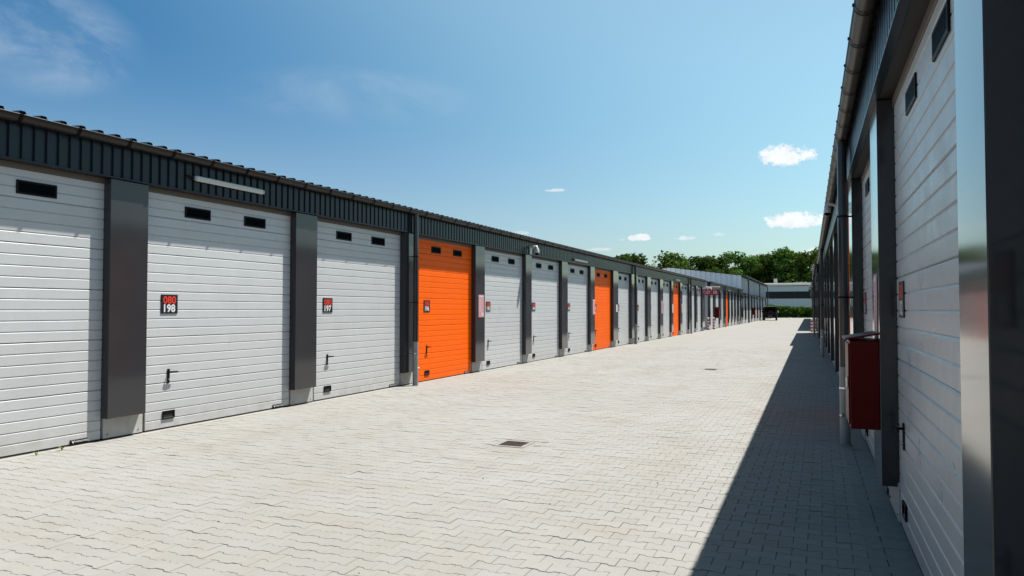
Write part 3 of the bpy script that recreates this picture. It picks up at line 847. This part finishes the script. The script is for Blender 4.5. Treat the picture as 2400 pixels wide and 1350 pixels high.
endb = thing('warehouse', 'low blue-grey building with white roof edge across the far end', 'building', (0, 170, 0))
b = MB(); b.box(-22, 14, 0, 20, 0, 6.9, 'end_blue'); b.build('wall', endb)
b = MB(); b.box(-22.3, 14.3, -.6, 20.3, 6.9, 7.4, 'roof_white', .05); b.build('roof', endb)
b = MB(); b.box(-22.2, 14.2, -.5, -.003, 6.78, 6.89, 'dark_glass'); b.build('eave', endb)
for k in range(11):
    b = MB(); x = -21+k*3.1; b.box(x, x+3.085, -.08, -.003, 4.0, 5.55, 'dark_glass'); b.build('window', endb)
b = MB(); b.box(-9.9, -9.2, 2, 2.7, 7.4, 8.5, 'wall_grey'); b.build('chimney', endb)
for k in range(6):
    b = MB(); x = -5.6+k*.45; b.box(x, x+.3, -.2, .1, 7.405, 7.6+.1*(k % 2), 'steel_grey'); b.build('roof_vent', endb)

rl = random.Random(11)
def leaf_quads(mb, centers, n, size, squash=.85, up=.25):
    """leaf sized faces spread through ellipsoids (c, r); more near their outside"""
    tot = sum(r**2 for c, r in centers)
    for c, r in centers:
        k = int(n*r*r/tot); lobe = rl.uniform(.0, .28)
        for _ in range(k):
            d = Vector((rl.gauss(0, 1), rl.gauss(0, 1), rl.gauss(0, 1))).normalized()
            q = r*(rl.random()**.35)*rl.uniform(.85, 1.12)
            p = Vector(c)+Vector((d.x*q, d.y*q, d.z*q*squash))
            nrm = (d+Vector((rl.gauss(0, .6), rl.gauss(0, .6), rl.gauss(0, .6)+up))).normalized()
            a = nrm.orthogonal().normalized(); b_ = nrm.cross(a)
            th = rl.uniform(0, 6.28); a, b_ = a*math.cos(th)+b_*math.sin(th), b_*math.cos(th)-a*math.sin(th)
            s_ = size*rl.uniform(.6, 1.3)
            mb.poly([p-a*s_, p-b_*s_*.55, p+a*s_, p+b_*s_*.55], mb._m)
            tn = min(1, max(0, rl.gauss(.35, .16)+lobe))/1.732
            mb.tone += [(tn, tn, tn, 1)]*4
def tree(x, y, H, Rw, matn, label, n=5200, cat='tree', size=.42):
    t = thing('broadleaf_tree', label, cat, (x, y, 0), 0, 'trees beyond the far building')
    tr = MB(); z0 = H*.22
    tr.tube([(0, 0, 0), (rl.uniform(-.1, .1), 0, z0), (rl.uniform(-.3, .3), rl.uniform(-.3, .3), H*.6)], [.32, .25, .10], 'bark', 10)
    lobes = []
    for k in range(20):
        a = rl.uniform(0, 6.28); hh = rl.random()
        zz = H*(.22+.70*hh); rr = Rw*(1-.75*abs(hh-.40)**1.3)*rl.uniform(.30, .92)
        r = Rw*rl.uniform(.26, .46)
        zz = min(zz, H-r*.85)
        lobes.append(((math.cos(a)*rr, math.sin(a)*rr, zz), r))
        if k < 7: tr.tube([(0, 0, z0+H*.05*k), (math.cos(a)*rr*.5, math.sin(a)*rr*.5, zz*.75), (math.cos(a)*rr, math.sin(a)*rr, zz)], [.11, .07, .03], 'bark', 6)
    lobes.append(((rl.uniform(-.5, .5), 0, H*.86), Rw*.36)); lobes.append(((0, 0, H*.5), Rw*.62))
    tr.build('trunk', t)
    c = MB(); c.tone = []; c._m = matn
    leaf_quads(c, lobes, n, size)
    o = c.build('crown', t, False)
    return t
# x, distance, height, radius, leaves, words
def at_px(px, s): 
    d = px_dir(px, 724); return d.x/d.y*s
TREES = [(1463, 150, 13.6, 5.0, 'leaves_dark', 'dark round tree, leftmost, rising behind the roof of the left row'),
         (1560, 160, 14.2, 7.2, 'leaves_mid', 'round tree second from the left, above the ribbed gable'),
         (1520, 178, 12.6, 4.2, 'leaves_dark', 'low tree in the dip between the two leftmost crowns'),
         (1640, 185, 15.4, 5.5, 'leaves_dark', 'dark tree above the right half of the ribbed gable'),
         (1690, 190, 16.0, 5.4, 'leaves_dark', 'dark tree above the second left row'),
         (1735, 195, 17.3, 5.6, 'leaves_fresh', 'bright feathery tree above the corner of the grey hall'),
         (1778, 200, 17.0, 5.4, 'leaves_mid', 'mid green tree above the eave of the grey hall'),
         (1818, 198, 17.0, 5.8, 'leaves_dark', 'tall dark tree above the roof chimney'),
         (1858, 196, 17.2, 5.4, 'leaves_fresh', 'tallest bright green tree above the far building'),
         (1900, 192, 16.4, 5.6, 'leaves_mid', 'olive tree at the right, next to the gutter of the right row'),
         (1945, 200, 18.0, 6.0, 'leaves_dark', 'dark tree mostly hidden behind the right row'),
         (1600, 200, 14.6, 4.8, 'leaves_mid', 'small tree in the gap right of the second crown'),
         (1665, 215, 16.5, 5.5, 'leaves_mid', 'tree in the back row above the second left row'),
         (1755, 218, 17.0, 6.0, 'leaves_dark', 'back row tree behind the feathery one'),
         (1838, 220, 17.5, 6.5, 'leaves_dark', 'back row tree filling behind the far building')]
for (px, s, H, Rw, mm, lab) in TREES: tree(at_px(px, s), s, H, Rw, mm, lab)
# shrubs under the crowns close the lower gaps
for k, (px, s, H, Rw, lab) in enumerate([(1640, 194, 7.5, 5, 'dark shrub under the trees left of the hall corner'), (1720, 204, 8, 6, 'dark shrub under the feathery tree'),
        (1790, 194, 8.5, 5.5, 'dark shrub behind the left end of the far building'), (1840, 193.5, 8.5, 5.5, 'dark shrub behind the middle of the far building'), (1890, 194, 8.5, 5.5, 'dark shrub behind the right end of the far building')]):
    t = thing('shrub', lab, 'shrub', (at_px(px, s), s, 0)); c = MB(); c.tone = []; c._m = 'leaves_dark'
    leaf_quads(c, [((rl.uniform(-Rw, Rw)*.7, rl.uniform(-1, 1), rl.uniform(.2, .75)*H), Rw*rl.uniform(.3, .5)) for _ in range(14)], 2600, .42); c.build('foliage', t, False)
    m = MB(); m.tube([(0, 0, 0), (0, 0, H*.5)], [.15, .05], 'bark', 6); m.build('stem', t)

hedge = thing('hedge', 'dense green hedge across the end of the yard', 'hedge', (-4.5, 155, 0))
c = MB(); c.tone = []; c._m = 'leaves_hedge'
lob = []
for k in range(110):
    x = rl.uniform(-6.5, 6.0); top = 2.75-.075*(x+6)+rl.uniform(-.25, .2)
    r = rl.uniform(.45, .75); lob.append(((x, rl.uniform(-.9, .9), rl.uniform(.15, max(.5, top-r*.85))), r))
for k in range(16):
    x = -6.5+k*.83; lob.append(((x, -.4, 2.72-.075*(x+6)-.5), .5))
leaf_quads(c, lob, 20000, .17); c.build('foliage', hedge, False)
m = MB()
for k in range(14): m.tube([(-6.3+k*.95, 0, 0), (-6.3+k*.95+rl.uniform(-.2, .2), 0, 1.4)], [.05, .02], 'bark', 6)
m.build('stems', hedge)
ver = MB(); ver.tone = []; ver._m = 'leaves_hedge'
leaf_quads(ver, [((rl.uniform(-11, 3), 153.4+rl.uniform(-.2, .4), .05), rl.uniform(.25, .5)) for _ in range(40)], 1600, .12, .5); ver.build('ground_cover', None, False, kind='stuff')
